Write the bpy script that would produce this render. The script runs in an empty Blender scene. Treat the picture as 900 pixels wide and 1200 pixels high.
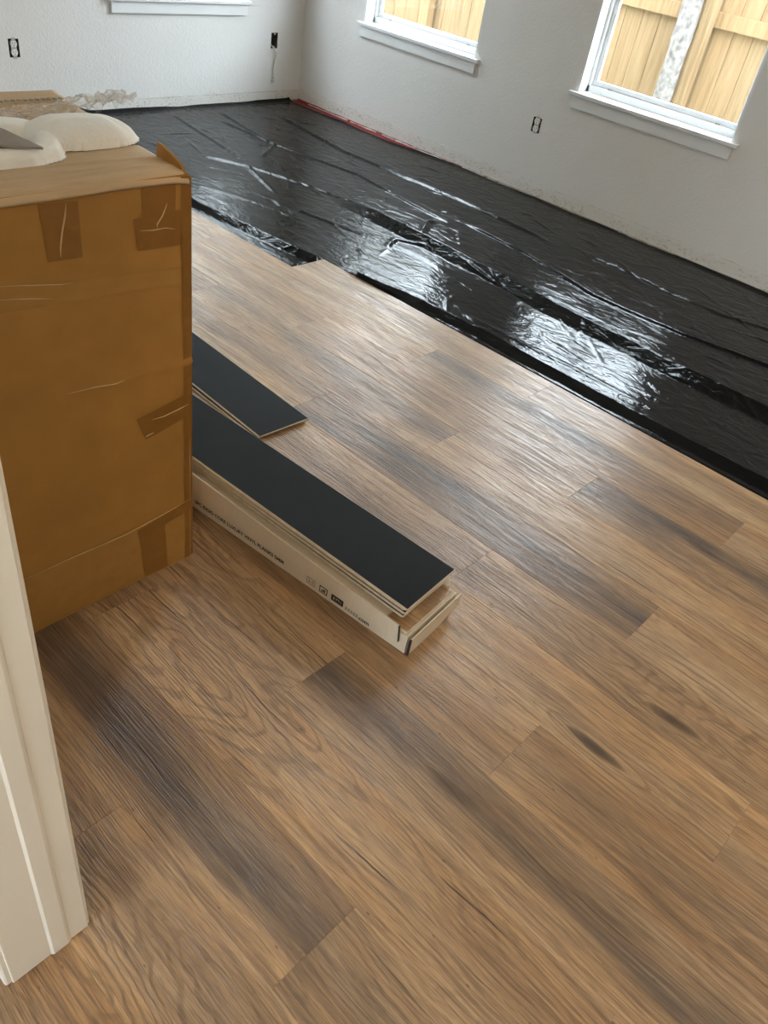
import bpy, math, random
import numpy as np
from mathutils import Matrix, Vector
random.seed(7)
rng = np.random.default_rng(7)
scene = bpy.context.scene
C = scene.collection

# ------------------------------------------------------------------ camera
cd = bpy.data.cameras.new('camera')
cam = bpy.data.objects.new('camera', cd)
C.objects.link(cam)
RT = Vector((0.68075, -0.71709, 0.14954))
DN = Vector((-0.37902, -0.51950, -0.76581))
FW = Vector((0.62684, 0.46465, -0.62544))
m3 = Matrix((RT, -DN, -FW)).transposed()
cam.matrix_world = Matrix.Translation((0, 0, 1.3333)) @ m3.to_4x4()
cd.sensor_fit = 'HORIZONTAL'
cd.sensor_width = 36.0
cd.lens = 922.0 / 900.0 * 36.0
cd.clip_start = 0.01
cd.clip_end = 200
scene.camera = cam

# ------------------------------------------------------------------ sky, exposure
SKY = 5.0
w = bpy.data.worlds.new('overcast_sky')
scene.world = w
w.use_nodes = True
bg = w.node_tree.nodes['Background']
bg.inputs['Color'].default_value = (0.80, 0.91, 1.0, 1)
bg.inputs['Strength'].default_value = SKY

vs = scene.view_settings
vs.view_transform = 'Standard'
vs.look = 'None'
vs.gamma = 1.0
vs.use_curve_mapping = False
vs.exposure = 2.2
scene.cycles.use_denoising = True
scene.cycles.max_bounces = 12
scene.cycles.diffuse_bounces = 8
scene.cycles.transparent_max_bounces = 12
scene.cycles.sample_clamp_indirect = 8.0

# key dimensions (metres)
XW = 4.16      # inner face of the right-hand wall
YB = 4.516     # inner face of the back wall
YF = -2.2      # wall behind the photographer's right
XD = 0.21      # room face of the doorway wall
XH = -3.4      # far wall of the hall
CEIL = 2.6
SLAB = -0.008
WIN_R = [(1.467, 2.367), (3.06, 3.97)]
WIN_B = (2.74, 3.66)
FILL_WIN_H = (-0.70, 0.80, 0.70, 2.10)   # opening added in the unseen hall wall, fill for the right wall
SILL, HEAD = 0.585, 2.3
TH = 0.15

def portal(name, loc, sx, sy, rot):
    l = bpy.data.lights.new(name, 'AREA')
    l.shape = 'RECTANGLE'; l.size = sx; l.size_y = sy
    l.cycles.is_portal = True
    o = bpy.data.objects.new(name, l)
    o.location = loc; o.rotation_euler = rot
    C.objects.link(o)
    return o
for i, (a, b) in enumerate(WIN_R):
    portal('window_daylight', (XW + TH + 0.01, (a + b) / 2, (SILL + HEAD) / 2), HEAD - SILL, b - a, (0, math.pi / 2, 0))
portal('window_daylight', ((WIN_B[0] + WIN_B[1]) / 2, YB + TH + 0.01, (SILL + HEAD) / 2), WIN_B[1] - WIN_B[0], HEAD - SILL, (-math.pi / 2, 0, 0))

portal('hall_fill_daylight', (XH - .16, (FILL_WIN_H[0] + FILL_WIN_H[1]) / 2, (FILL_WIN_H[2] + FILL_WIN_H[3]) / 2), FILL_WIN_H[3] - FILL_WIN_H[2], FILL_WIN_H[1] - FILL_WIN_H[0], (0, -math.pi / 2, 0))

# ------------------------------------------------------------------ helpers
def s2l(*c):
    out = []
    for v in c:
        v = v / 255.0
        out.append(v / 12.92 if v <= 0.04045 else ((v + 0.055) / 1.055) ** 2.4)
    return tuple(out) + (1.0,)

class NT:
    """small wrapper to write node trees compactly"""
    def __init__(s, name):
        s.m = bpy.data.materials.new(name)
        s.m.use_nodes = True
        s.t = s.m.node_tree
        s.t.nodes.clear()
        s.out = s.n('ShaderNodeOutputMaterial')
    def n(s, typ, **kw):
        nd = s.t.nodes.new(typ)
        for k, v in kw.items():
            setattr(nd, k, v)
        return nd
    def link(s, a, b):
        s.t.links.new(a, b)
    def val(s, sock, v):
        if hasattr(v, 'is_linked') or isinstance(v, bpy.types.NodeSocket):
            s.link(v, sock)
        else:
            sock.default_value = v
    def math(s, op, a, b=0.0, c=0.0, clamp=False):
        nd = s.n('ShaderNodeMath', operation=op, use_clamp=clamp)
        s.val(nd.inputs[0], a); s.val(nd.inputs[1], b); s.val(nd.inputs[2], c)
        return nd.outputs[0]
    def comb(s, x, y, z=0.0):
        nd = s.n('ShaderNodeCombineXYZ')
        s.val(nd.inputs[0], x); s.val(nd.inputs[1], y); s.val(nd.inputs[2], z)
        return nd.outputs[0]
    def noise(s, vec, scale=1.0, detail=2.0, rough=0.5, dist=0.0):
        nd = s.n('ShaderNodeTexNoise')
        s.link(vec, nd.inputs['Vector'])
        nd.inputs['Scale'].default_value = scale
        nd.inputs['Detail'].default_value = detail
        nd.inputs['Roughness'].default_value = rough
        nd.inputs['Distortion'].default_value = dist
        return nd.outputs[0]
    def ramp(s, fac, stops, interp='LINEAR'):
        nd = s.n('ShaderNodeValToRGB')
        nd.color_ramp.interpolation = interp
        e = nd.color_ramp.elements
        while len(e) < len(stops):
            e.new(0.5)
        for el, (p, c) in zip(e, stops):
            el.position = p; el.color = c
        s.val(nd.inputs[0], fac)
        return nd.outputs[0]
    def mix(s, fac, a, b, blend='MIX'):
        nd = s.n('ShaderNodeMix', data_type='RGBA', blend_type=blend)
        s.val(nd.inputs[0], fac); s.val(nd.inputs[6], a); s.val(nd.inputs[7], b)
        return nd.outputs[2]
    def mapr(s, v, a, b, c=0.0, d=1.0, clamp=True):
        nd = s.n('ShaderNodeMapRange', clamp=clamp)
        s.val(nd.inputs[0], v)
        for i, q in enumerate((a, b, c, d)):
            nd.inputs[i + 1].default_value = q
        return nd.outputs[0]
    def coord(s, kind='Object'):
        return s.n('ShaderNodeTexCoord').outputs[kind]
    def scalev(s, vec, x, y, z):
        nd = s.n('ShaderNodeMapping')
        s.link(vec, nd.inputs[0]); nd.inputs['Scale'].default_value = (x, y, z)
        return nd.outputs[0]
    def bump(s, h, strength=0.3, dist=0.01):
        nd = s.n('ShaderNodeBump')
        nd.inputs['Strength'].default_value = strength
        nd.inputs['Distance'].default_value = dist
        s.link(h, nd.inputs['Height'])
        return nd.outputs[0]
    def bsdf(s, color, rough=0.5, normal=None, spec=0.5, metal=0.0, **kw):
        b = s.n('ShaderNodeBsdfPrincipled')
        s.val(b.inputs['Base Color'], color)
        s.val(b.inputs['Roughness'], rough)
        b.inputs['Specular IOR Level'].default_value = spec
        b.inputs['Metallic'].default_value = metal
        for k, v in kw.items():
            s.val(b.inputs[k.replace('_', ' ')], v)
        if normal is not None:
            s.link(normal, b.inputs['Normal'])
        s.link(b.outputs[0], s.out.inputs[0])
        return b

MAT = {}
def simple(name, col, rough=0.5, noise_scale=None, amount=0.12, bump=0.0, spec=0.5):
    t = NT(name)
    co = t.coord()
    n = t.noise(co, noise_scale or 14.0, 4.0)
    dark = tuple(c * (1 - amount) for c in col[:3]) + (1,)
    lite = tuple(min(1, c * (1 + amount)) for c in col[:3]) + (1,)
    c = t.ramp(n, [(0.3, dark), (0.7, lite)])
    nb = t.bump(t.noise(co, (noise_scale or 14.0) * 8, 3.0), bump, 0.002) if bump else None
    t.bsdf(c, rough, nb, spec)
    MAT[name] = t.m
    return t.m

# painted drywall: orange-peel relief, scuffed raw strip where the baseboard was
def wall_paint():
    t = NT('wall_paint')
    co = t.coord()
    peel = t.noise(co, 90.0, 3.0, 0.55)
    peel = t.mapr(peel, 0.35, 0.65)
    big = t.noise(co, 1.3, 3.0)
    col = t.ramp(big, [(0.3, (0.745, 0.73, 0.705, 1)), (0.7, (0.785, 0.77, 0.745, 1))])
    sep = t.n('ShaderNodeSeparateXYZ'); t.link(co, sep.inputs[0])
    z = sep.outputs[2]
    low = t.mapr(t.math('ADD', z, t.math('MULTIPLY', t.math('SUBTRACT', t.noise(co, 9.0, 4.0), 0.5), 0.09)), 0.055, 0.08, 1.0, 0.0)
    spk = t.mapr(t.noise(t.scalev(co, 60, 60, 90), 1.0, 4.0, 0.7), 0.53, 0.60)
    spk2 = t.mapr(t.noise(t.scalev(co, 5, 5, 12), 1.0, 4.0, 0.7), 0.40, 0.75)
    f = t.math('MULTIPLY', t.math('MULTIPLY', low, spk), spk2)
    col = t.mix(t.math('MULTIPLY', low, 0.25), col, (0.66, 0.60, 0.50, 1))
    col = t.mix(t.math('MULTIPLY', f, 0.8), col, (0.22, 0.15, 0.09, 1))
    t.bsdf(col, 0.62, t.bump(peel, 0.35, 0.0025), 0.35)
    MAT['wall'] = t.m
wall_paint()
simple('ceiling_paint', (0.84, 0.83, 0.81, 1), 0.8, 40, 0.03, 0.3)
simple('trim_white', (0.78, 0.79, 0.79, 1), 0.35, 8, 0.02, 0.03)
simple('door_trim', (0.74, 0.71, 0.64, 1), 0.38, 6, 0.03, 0.03)
simple('vinyl_white', (0.80, 0.82, 0.83, 1), 0.3, 8, 0.02)
simple('concrete', (0.34, 0.33, 0.31, 1), 0.85, 7, 0.2, 0.4)
simple('plate_wood', (0.42, 0.33, 0.22, 1), 0.8, 20, 0.25, 0.3)
simple('caulk', (0.58, 0.55, 0.50, 1), 0.7, 60, 0.1)
simple('outlet_white', (0.82, 0.81, 0.78, 1), 0.3, 30, 0.03)
simple('box_black', (0.006, 0.006, 0.007, 1), 0.6, 30, 0.1)
simple('box_grey', (0.13, 0.115, 0.10, 1), 0.6, 30, 0.2)
simple('metal_strap', (0.45, 0.44, 0.42, 1), 0.35, 40, 0.1)
simple('cable_white', (0.75, 0.72, 0.66, 1), 0.45, 30, 0.05)
simple('red_plastic', (0.22, 0.006, 0.006, 1), 0.35, 30, 0.2)
simple('foam_white', (0.90, 0.88, 0.81, 1), 0.7, 18, 0.04, 0.35, 0.3)
simple('taupe_board', (0.30, 0.26, 0.215, 1), 0.7, 30, 0.08, 0.2)
simple('print_black', (0.02, 0.018, 0.016, 1), 0.6, 30, 0.1)
simple('print_grey', (0.30, 0.27, 0.22, 1), 0.7, 30, 0.1)
simple('plank_core', (0.62, 0.54, 0.42, 1), 0.6, 60, 0.1, 0.1)
simple('grass_ground', (0.15, 0.16, 0.08, 1), 0.95, 3, 0.35, 0.6)
simple('rough_post', (0.20, 0.18, 0.17, 1), 0.8, 26, 0.55, 0.8)
simple('pale_screen', (0.5, 0.5, 0.5, 1), 0.8, 10, 0.1)
simple('lamp_metal', (0.4, 0.36, 0.3, 1), 0.4, 20, 0.05)

def carton_mat(name, col, rough, amp=0.10, streak=(3, 40, 3)):
    t = NT(name)
    co = t.coord()
    n1 = t.noise(co, 5.0, 4.0)
    n2 = t.noise(t.scalev(co, *streak), 6.0, 2.0)
    f = t.math('ADD', t.math('MULTIPLY', n1, 0.6), t.math('MULTIPLY', n2, 0.4))
    a = tuple(c * (1 - amp) for c in col[:3]) + (1,)
    b = tuple(min(1, c * (1 + amp)) for c in col[:3]) + (1,)
    c = t.ramp(f, [(0.35, a), (0.65, b)])
    t.bsdf(c, rough, t.bump(n2, 0.12, 0.002), 0.35)
    MAT[name] = t.m
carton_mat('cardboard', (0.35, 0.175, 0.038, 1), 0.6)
carton_mat('cardboard_lit_worn', (0.56, 0.40, 0.235, 1), 0.65)  # brighter light on the box top put into the colour; also the worn edge
carton_mat('white_carton', (0.62, 0.54, 0.42, 1), 0.55, 0.06)

def tape_mat():
    t = NT('brown_tape')
    co = t.coord()
    n = t.noise(co, 22.0, 4.0, 0.6, 0.6)
    c = t.ramp(n, [(0.3, (0.21, 0.095, 0.016, 1)), (0.7, (0.25, 0.115, 0.022, 1))])
    t.bsdf(c, 0.28, t.bump(t.noise(t.scalev(co, 9, 9, 30), 3.0, 3.0), 0.3, 0.003), 0.5)
    MAT['tape'] = t.m
    t = NT('clear_tape')
    n = t.noise(t.coord(), 30.0, 4.0)
    c = t.ramp(n, [(0.3, (0.335, 0.17, 0.040, 1)), (0.7, (0.37, 0.195, 0.050, 1))])
    t.bsdf(c, 0.22, t.bump(n, 0.15, 0.002), 0.5)
    MAT['clear_tape'] = t.m
    t = NT('tape_wrinkle')
    n = t.noise(t.coord(), 30.0, 2.0)
    c = t.ramp(n, [(0.3, (0.55, 0.38, 0.17, 1)), (0.7, (0.62, 0.45, 0.22, 1))])
    t.bsdf(c, 0.3, None, 0.5)
    MAT['tape_wrinkle'] = t.m
tape_mat()

def backing_mat():
    t = NT('black_backing')
    co = t.coord()
    n = t.noise(co, 4.0, 4.0)
    c = t.ramp(n, [(0.3, (0.007, 0.0078, 0.0082, 1)), (0.7, (0.011, 0.012, 0.0125, 1))])
    t.bsdf(c, 0.72, t.bump(t.noise(co, 900.0, 2.0), 0.12, 0.001), 0.2)
    MAT['backing'] = t.m
backing_mat()

def sheet_mat():
    t = NT('black_poly')
    co = t.coord()
    n = t.noise(co, 2.5, 4.0)
    c = t.ramp(n, [(0.3, (0.0025, 0.0027, 0.003, 1)), (0.7, (0.005, 0.0053, 0.0058, 1))])
    w1 = t.noise(t.scalev(co, 14, 7, 14), 1.0, 3.0, 0.55, 1.2)
    w2 = t.noise(t.scalev(co, 60, 34, 60), 1.0, 2.0, 0.5, 1.5)
    h = t.math('ADD', t.math('MULTIPLY', w1, 1.0), t.math('MULTIPLY', w2, 0.16))
    t.bsdf(c, 0.08, t.bump(h, 0.5, 0.010), 0.17)
    MAT['poly'] = t.m
sheet_mat()

def clear_film():
    t = NT('clear_film')
    co = t.coord()
    tr = t.n('ShaderNodeBsdfTransparent'); tr.inputs[0].default_value = (0.93, 0.92, 0.90, 1)
    gl = t.n('ShaderNodeBsdfPrincipled')
    gl.inputs['Base Color'].default_value = (0.90, 0.89, 0.86, 1)
    gl.inputs['Roughness'].default_value = 0.18
    lw = t.n('ShaderNodeLayerWeight'); lw.inputs[0].default_value = 0.55
    f = t.math('ADD', t.math('MULTIPLY', lw.outputs[1], 0.35), t.mapr(t.noise(co, 40.0, 4.0), 0.45, 0.75, 0.04, 0.45), clamp=True)
    mx = t.n('ShaderNodeMixShader')
    tl = t.n('ShaderNodeBsdfTranslucent'); tl.inputs[0].default_value = (0.9, 0.9, 0.88, 1)
    m2 = t.n('ShaderNodeMixShader'); m2.inputs[0].default_value = 0.45
    t.link(gl.outputs[0], m2.inputs[1]); t.link(tl.outputs[0], m2.inputs[2])
    t.link(f, mx.inputs[0]); t.link(tr.outputs[0], mx.inputs[1]); t.link(m2.outputs[0], mx.inputs[2])
    t.link(mx.outputs[0], t.out.inputs[0])
    MAT['film'] = t.m
clear_film()

def window_glass():
    t = NT('window_glass')
    tr = t.n('ShaderNodeBsdfTransparent'); tr.inputs[0].default_value = (0.96, 0.97, 0.97, 1)
    gl = t.n('ShaderNodeBsdfGlossy'); gl.inputs['Roughness'].default_value = 0.02
    lw = t.n('ShaderNodeLayerWeight'); lw.inputs[0].default_value = 0.5
    fr = t.math('ADD', 0.035, t.math('MULTIPLY', t.math('POWER', lw.outputs['Facing'], 5.0), 0.7))
    mx = t.n('ShaderNodeMixShader')
    t.link(fr, mx.inputs[0]); t.link(tr.outputs[0], mx.inputs[1]); t.link(gl.outputs[0], mx.inputs[2])
    t.link(mx.outputs[0], t.out.inputs[0])
    MAT['glass'] = t.m
window_glass()

def fence_mat():
    t = NT('cedar_fence')
    co = t.coord()
    oi = t.n('ShaderNodeObjectInfo')
    sd = t.math('MULTIPLY', oi.outputs['Random'], 31.0)
    sep = t.n('ShaderNodeSeparateXYZ'); t.link(co, sep.inputs[0])
    v = t.comb(t.math('ADD', t.math('MULTIPLY', sep.outputs[1], 38.0), sd), t.math('MULTIPLY', sep.outputs[2], 2.0), t.math('ADD', sd, t.math('MULTIPLY', sep.outputs[0], 20.0)))
    n = t.noise(v, 1.0, 4.0, 0.6, 0.8)
    c = t.ramp(n, [(0.28, (0.20, 0.127, 0.066, 1)), (0.5, (0.265, 0.18, 0.10, 1)), (0.72, (0.31, 0.225, 0.135, 1))])
    c = t.mix(1.0, c, t.ramp(oi.outputs['Random'], [(0, (0.85, 0.85, 0.85, 1)), (1, (1.1, 1.06, 1.0, 1))]), 'MULTIPLY')
    t.bsdf(c, 0.75, t.bump(n, 0.3, 0.004), 0.2)
    MAT['fence'] = t.m
fence_mat()

def plank_mat():
    """rustic oak print: long streaks, fine combed pores, knots and hairline checks.
    Object colour: r = how dark the board's heart streak is, g = where it lies across, b = grain figure"""
    t = NT('oak_vinyl')
    co = t.coord()
    oi = t.n('ShaderNodeObjectInfo')
    rnd = oi.outputs['Random']
    sd = t.math('MULTIPLY', rnd, 61.0)
    oc = t.n('ShaderNodeSeparateColor'); t.link(oi.outputs['Color'], oc.inputs[0])
    dark, pos, fig = oc.outputs[0], oc.outputs[1], oc.outputs[2]
    sep = t.n('ShaderNodeSeparateXYZ'); t.link(co, sep.inputs[0])
    x, y = sep.outputs[0], sep.outputs[1]
    # knot (custom property on the board: x, y, strength)
    ka = t.n('ShaderNodeAttribute', attribute_type='OBJECT', attribute_name='knot')
    ks = t.n('ShaderNodeSeparateXYZ'); t.link(ka.outputs['Vector'], ks.inputs[0])
    dx = t.math('SUBTRACT', x, ks.outputs[0]); dy = t.math('SUBTRACT', y, ks.outputs[1])
    r2 = t.math('ADD', t.math('POWER', t.math('ABSOLUTE', t.math('DIVIDE', dx, 0.021)), 2.0), t.math('POWER', t.math('ABSOLUTE', t.math('DIVIDE', dy, 0.105)), 2.0))
    g = t.math('MULTIPLY', t.math('POWER', 2.718, t.math('MULTIPLY', r2, -0.55)), ks.outputs[2])
    # grain coordinate, flowing round the knot and wandering along the board
    wob = t.noise(t.comb(t.math('ADD', t.math('MULTIPLY', x, 5.0), sd), t.math('MULTIPLY', y, 1.7), sd), 1.0, 2.0, 0.5)
    xg = t.math('ADD', x, t.math('MULTIPLY', t.math('SUBTRACT', wob, 0.5), 0.05))
    xg = t.math('SUBTRACT', xg, t.math('MULTIPLY', t.math('MULTIPLY', dx, g), 0.75))
    def gn(fx, fy, off, detail=2.0, rough=0.5, dist=0.0):
        v = t.comb(t.math('ADD', t.math('MULTIPLY', xg, fx), sd), t.math('MULTIPLY', y, fy), t.math('ADD', sd, off))
        return t.noise(v, 1.0, detail, rough, dist)
    A = gn(13.0, 1.1, 3.0, 3.0, 0.55, 0.3)
    B = gn(46.0, 1.8, 11.0, 3.0, 0.6)
    D = gn(95.0, 2.6, 17.0, 3.0, 0.6)
    F = gn(190.0, 6.0, 23.0, 3.0, 0.62)
    F2 = gn(360.0, 13.0, 41.0, 2.0, 0.6)
    F3 = gn(620.0, 24.0, 47.0, 2.0, 0.6)
    M = gn(9.0, 2.6, 57.0, 3.0, 0.6)
    # dark heart streak of each board
    hx = t.math('DIVIDE', t.math('SUBTRACT', xg, t.math('MULTIPLY', t.math('SUBTRACT', pos, 0.5), 0.18)), 0.056)
    hx = t.math('ADD', hx, t.math('MULTIPLY', t.math('SUBTRACT', A, 0.5), 3.0))
    heart = t.math('POWER', 2.718, t.math('MULTIPLY', t.math('MULTIPLY', hx, hx), -0.8))
    heart = t.math('MULTIPLY', heart, t.mapr(M, 0.3, 0.6, 0.4, 1.0))
    heart = t.math('MULTIPLY', heart, dark)
    tone = t.math('ADD', t.math('MULTIPLY', t.math('SUBTRACT', A, 0.5), 1.25), t.math('MULTIPLY', t.math('SUBTRACT', B, 0.5), 0.55))
    tone = t.math('ADD', t.math('ADD', tone, 0.26), t.math('MULTIPLY', dark, 0.16))
    tone = t.math('ADD', tone, t.math('MULTIPLY', t.math('SUBTRACT', D, 0.5), 0.12))
    col = t.ramp(tone, [(0.0, s2l(200, 164, 120)), (0.30, s2l(180, 141, 99)), (0.58, s2l(150, 114, 78)), (0.85, s2l(110, 86, 64)), (1.0, s2l(80, 65, 53))])
    cool = t.mapr(gn(7.0, 1.3, 63.0, 2.0), 0.42, 0.62)
    col = t.mix(t.math('MULTIPLY', cool, 0.35), col, t.ramp(tone, [(0.0, s2l(190, 172, 146)), (0.5, s2l(150, 130, 108)), (1.0, s2l(88, 78, 68))]))
    grey = t.ramp(B, [(0.3, s2l(58, 51, 48)), (0.7, s2l(98, 87, 78))])
    col = t.mix(t.math('MULTIPLY', heart, 0.95, clamp=True), col, grey)
    # cathedral figure: closely spaced wavy rings in patches
    ringv = t.math('ADD', t.math('MULTIPLY', gn(7.0, 1.5, 71.0, 1.0), 120.0), t.math('MULTIPLY', gn(26.0, 16.0, 75.0, 2.0), 9.0))
    ring = t.math('SINE', ringv)
    rmask = t.math('MULTIPLY', t.mapr(gn(6.0, 1.6, 83.0, 2.0), 0.46, 0.56), t.math('MULTIPLY', fig, 1.4, clamp=True))
    ringd = t.math('MULTIPLY', t.mapr(ring, 0.2, 0.9), rmask)
    col = t.mix(t.math('MULTIPLY', ringd, 0.5), col, s2l(96, 72, 50))
    # combed pores
    pore = t.mapr(F, 0.50, 0.62)
    pore2 = t.mapr(F2, 0.50, 0.62)
    poreD = t.mapr(D, 0.55, 0.66)
    col = t.mix(t.math('MULTIPLY', poreD, 0.08), col, s2l(92, 72, 54))
    col = t.mix(t.math('MULTIPLY', pore, 0.40), col, s2l(82, 63, 47))
    col = t.mix(t.math('MULTIPLY', pore2, 0.36), col, s2l(90, 70, 52))
    col = t.mix(t.math('MULTIPLY', t.mapr(F3, 0.52, 0.62), 0.30), col, s2l(78, 60, 45))
    lite = t.mapr(F, 0.46, 0.32)
    col = t.mix(t.math('MULTIPLY', lite, 0.16), col, s2l(218, 188, 148))
    # hairline checks: one or two thin splits along the board, broken into lengths
    ca = t.n('ShaderNodeAttribute', attribute_type='OBJECT', attribute_name='check')
    cs = t.n('ShaderNodeSeparateXYZ'); t.link(ca.outputs['Vector'], cs.inputs[0])
    ckf = 0.0
    for ci, (sock, off) in enumerate(((cs.outputs[0], 97.0), (cs.outputs[1], 131.0))):
        wv = t.math('MULTIPLY', t.math('SUBTRACT', t.noise(t.comb(sd, t.math('MULTIPLY', y, 6.0), off), 1.0, 3.0, 0.6), 0.5), 0.016)
        ck = t.math('ABSOLUTE', t.math('SUBTRACT', t.math('ADD', xg, wv), sock))
        ckm = t.mapr(t.noise(t.comb(sd, t.math('MULTIPLY', y, 4.5), off + 7.0), 1.0, 1.0, 0.5), 0.50, 0.62)
        wd = t.math('MULTIPLY', ckm, 0.0016)
        one = t.mapr(t.math('SUBTRACT', ck, wd), -0.0006, 0.0002, 1.0, 0.0)
        one = t.math('MULTIPLY', t.math('MULTIPLY', one, t.mapr(ckm, 0.0, 0.3)), cs.outputs[2])
        ckf = t.math('MAXIMUM', one, ckf)
    col = t.mix(t.math('MULTIPLY', ckf, 0.85), col, s2l(50, 37, 27))
    # knot body
    r2w = t.math('ADD', r2, t.math('MULTIPLY', t.math('SUBTRACT', B, 0.5), 1.2))
    kb = t.math('MULTIPLY', t.mapr(r2w, 0.02, 0.42, 1.0, 0.0), ks.outputs[2])
    kr = t.math('MULTIPLY', t.math('MULTIPLY', t.math('MULTIPLY', t.mapr(t.math('SINE', t.math('MULTIPLY', r2w, 6.0)), 0.3, 1.0), t.mapr(r2w, 0.8, 3.0, 1.0, 0.0)), ks.outputs[2]), 0.55)
    col = t.mix(kr, col, s2l(110, 84, 58))
    col = t.mix(t.math('MULTIPLY', kb, 0.92), col, s2l(66, 50, 36))
    # scattered pin knots
    vo = t.n('ShaderNodeTexVoronoi')
    t.link(t.comb(t.math('ADD', t.math('MULTIPLY', x, 7.0), sd), t.math('MULTIPLY', y, 2.6), sd), vo.inputs['Vector'])
    pin = t.mapr(vo.outputs['Distance'], 0.03, 0.07, 1.0, 0.0)
    col = t.mix(t.math('MULTIPLY', pin, 0.7), col, s2l(70, 48, 30))
    h = t.math('SUBTRACT', t.math('ADD', t.math('ADD', t.math('MULTIPLY', pore, -0.7), t.math('MULTIPLY', pore2, -0.4)), t.math('MULTIPLY', poreD, -0.4)), t.math('ADD', t.math('MULTIPLY', ringd, 0.6), ckf))
    rough = t.math('ADD', 0.34, t.math('MULTIPLY', pore, 0.12))
    t.bsdf(col, rough, t.bump(h, 0.5, 0.0014), 0.55)
    MAT['oak'] = t.m
plank_mat()

# ---- mesh building
class MB:
    def __init__(s):
        s.v = []; s.f = []; s.mi = []
    def add(s, verts, faces, mi=0):
        o = len(s.v)
        s.v += [tuple(p) for p in verts]
        for f in faces:
            s.f.append(tuple(i + o for i in f)); s.mi.append(mi)
        return s
    def box(s, x0, x1, y0, y1, z0, z1, mi=0, M=None):
        vs = [(x, y, z) for z in (z0, z1) for y in (y0, y1) for x in (x0, x1)]
        if M is not None:
            vs = [M @ Vector(p) for p in vs]
        return s.add(vs, [(0, 2, 3, 1), (4, 5, 7, 6), (0, 1, 5, 4), (2, 6, 7, 3), (0, 4, 6, 2), (1, 3, 7, 5)], mi)
    def prism(s, pts, d, mi=0):
        """closed outline pts (3D, planar) pushed along vector d"""
        n = len(pts); d = Vector(d)
        vs = [Vector(p) for p in pts] + [Vector(p) + d for p in pts]
        fs = [tuple(range(n))[::-1], tuple(range(n, 2 * n))]
        fs += [(i, (i + 1) % n, n + (i + 1) % n, n + i) for i in range(n)]
        return s.add(vs, fs, mi)
    def tube(s, path, r, seg=8, mi=0, caps=True):
        path = [Vector(p) for p in path]
        rs = r if isinstance(r, (list, tuple)) else [r] * len(path)
        vs = []; fs = []
        for i, p in enumerate(path):
            d = (path[min(i + 1, len(path) - 1)] - path[max(i - 1, 0)]).normalized()
            a = d.orthogonal().normalized() if i == 0 else (a - d * a.dot(d)).normalized()
            b = d.cross(a)
            for k in range(seg):
                an = 2 * math.pi * k / seg
                vs.append(p + (a * math.cos(an) + b * math.sin(an)) * rs[i])
        for i in range(len(path) - 1):
            for k in range(seg):
                fs.append((i * seg + k, i * seg + (k + 1) % seg, (i + 1) * seg + (k + 1) % seg, (i + 1) * seg + k))
        if caps:
            fs.append(tuple(range(seg))[::-1]); n = len(path) - 1
            fs.append(tuple(n * seg + k for k in range(seg)))
        return s.add(vs, fs, mi)
    def mesh(s, name, mats):
        me = bpy.data.meshes.new(name)
        me.from_pydata(s.v, [], s.f)
        for m in (mats if isinstance(mats, (list, tuple)) else [mats]):
            me.materials.append(MAT[m])
        if any(s.mi):
            me.polygons.foreach_set('material_index', s.mi)
        me.update()
        return me
    def build(s, name, mats, parent=None, bevel=0.0, smooth=False):
        o = bpy.data.objects.new(name, s.mesh(name, mats))
        C.objects.link(o)
        if parent is not None:
            o.parent = parent
        if bevel:
            b = o.modifiers.new('bevel', 'BEVEL'); b.width = bevel; b.segments = 2; b.limit_method = 'ANGLE'
        if smooth:
            o.data.polygons.foreach_set('use_smooth', [True] * len(o.data.polygons))
        return o

def grid_mesh(name, P, mat, smooth=True, thickness=0.0):
    """P: (n, m, 3) array of points -> quad grid"""
    n, m, _ = P.shape
    me = bpy.data.meshes.new(name)
    V = P.reshape(-1, 3)
    i = np.arange((n - 1) * (m - 1)); r = i // (m - 1); c = i % (m - 1)
    a = r * m + c
    Q = np.stack([a, a + m, a + m + 1, a + 1], 1)
    if thickness:
        k = n * m
        V2 = V.copy(); V2[:, 2] -= thickness
        V = np.concatenate([V, V2])
        Qb = Q[:, ::-1] + k
        bd = [j for j in range(m)] + [j * m + m - 1 for j in range(1, n)] + [(n - 1) * m + j for j in range(m - 2, -1, -1)] + [j * m for j in range(n - 2, 0, -1)]
        bd = np.array(bd); nx = np.roll(bd, -1)
        S = np.stack([bd, nx, nx + k, bd + k], 1)
        Q = np.concatenate([Q, Qb, S])
    me.vertices.add(len(V)); me.vertices.foreach_set('co', V.ravel().astype(np.float32))
    me.loops.add(Q.size); me.loops.foreach_set('vertex_index', Q.ravel().astype(np.int32))
    me.polygons.add(len(Q)); me.polygons.foreach_set('loop_start', (np.arange(len(Q)) * 4).astype(np.int32))
    if smooth:
        me.polygons.foreach_set('use_smooth', np.ones(len(Q), bool))
    me.materials.append(MAT[mat])
    me.update(calc_edges=True)
    me.validate()
    return me

def link(name, me, parent=None):
    o = bpy.data.objects.new(name, me); C.objects.link(o)
    if parent is not None:
        o.parent = parent
    return o
def empty(name, loc=(0, 0, 0), rz=0.0):
    o = bpy.data.objects.new(name, None); C.objects.link(o)
    o.location = loc; o.rotation_euler = (0, 0, rz); o.empty_display_size = 0.05
    return o
def tag(o, label, cat, group=None):
    o['label'] = label; o['category'] = cat
    if group:
        o['group'] = group
    return o
def struct(o, label=None):
    o['kind'] = 'structure'
    if label:
        o['label'] = label
    return o

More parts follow.
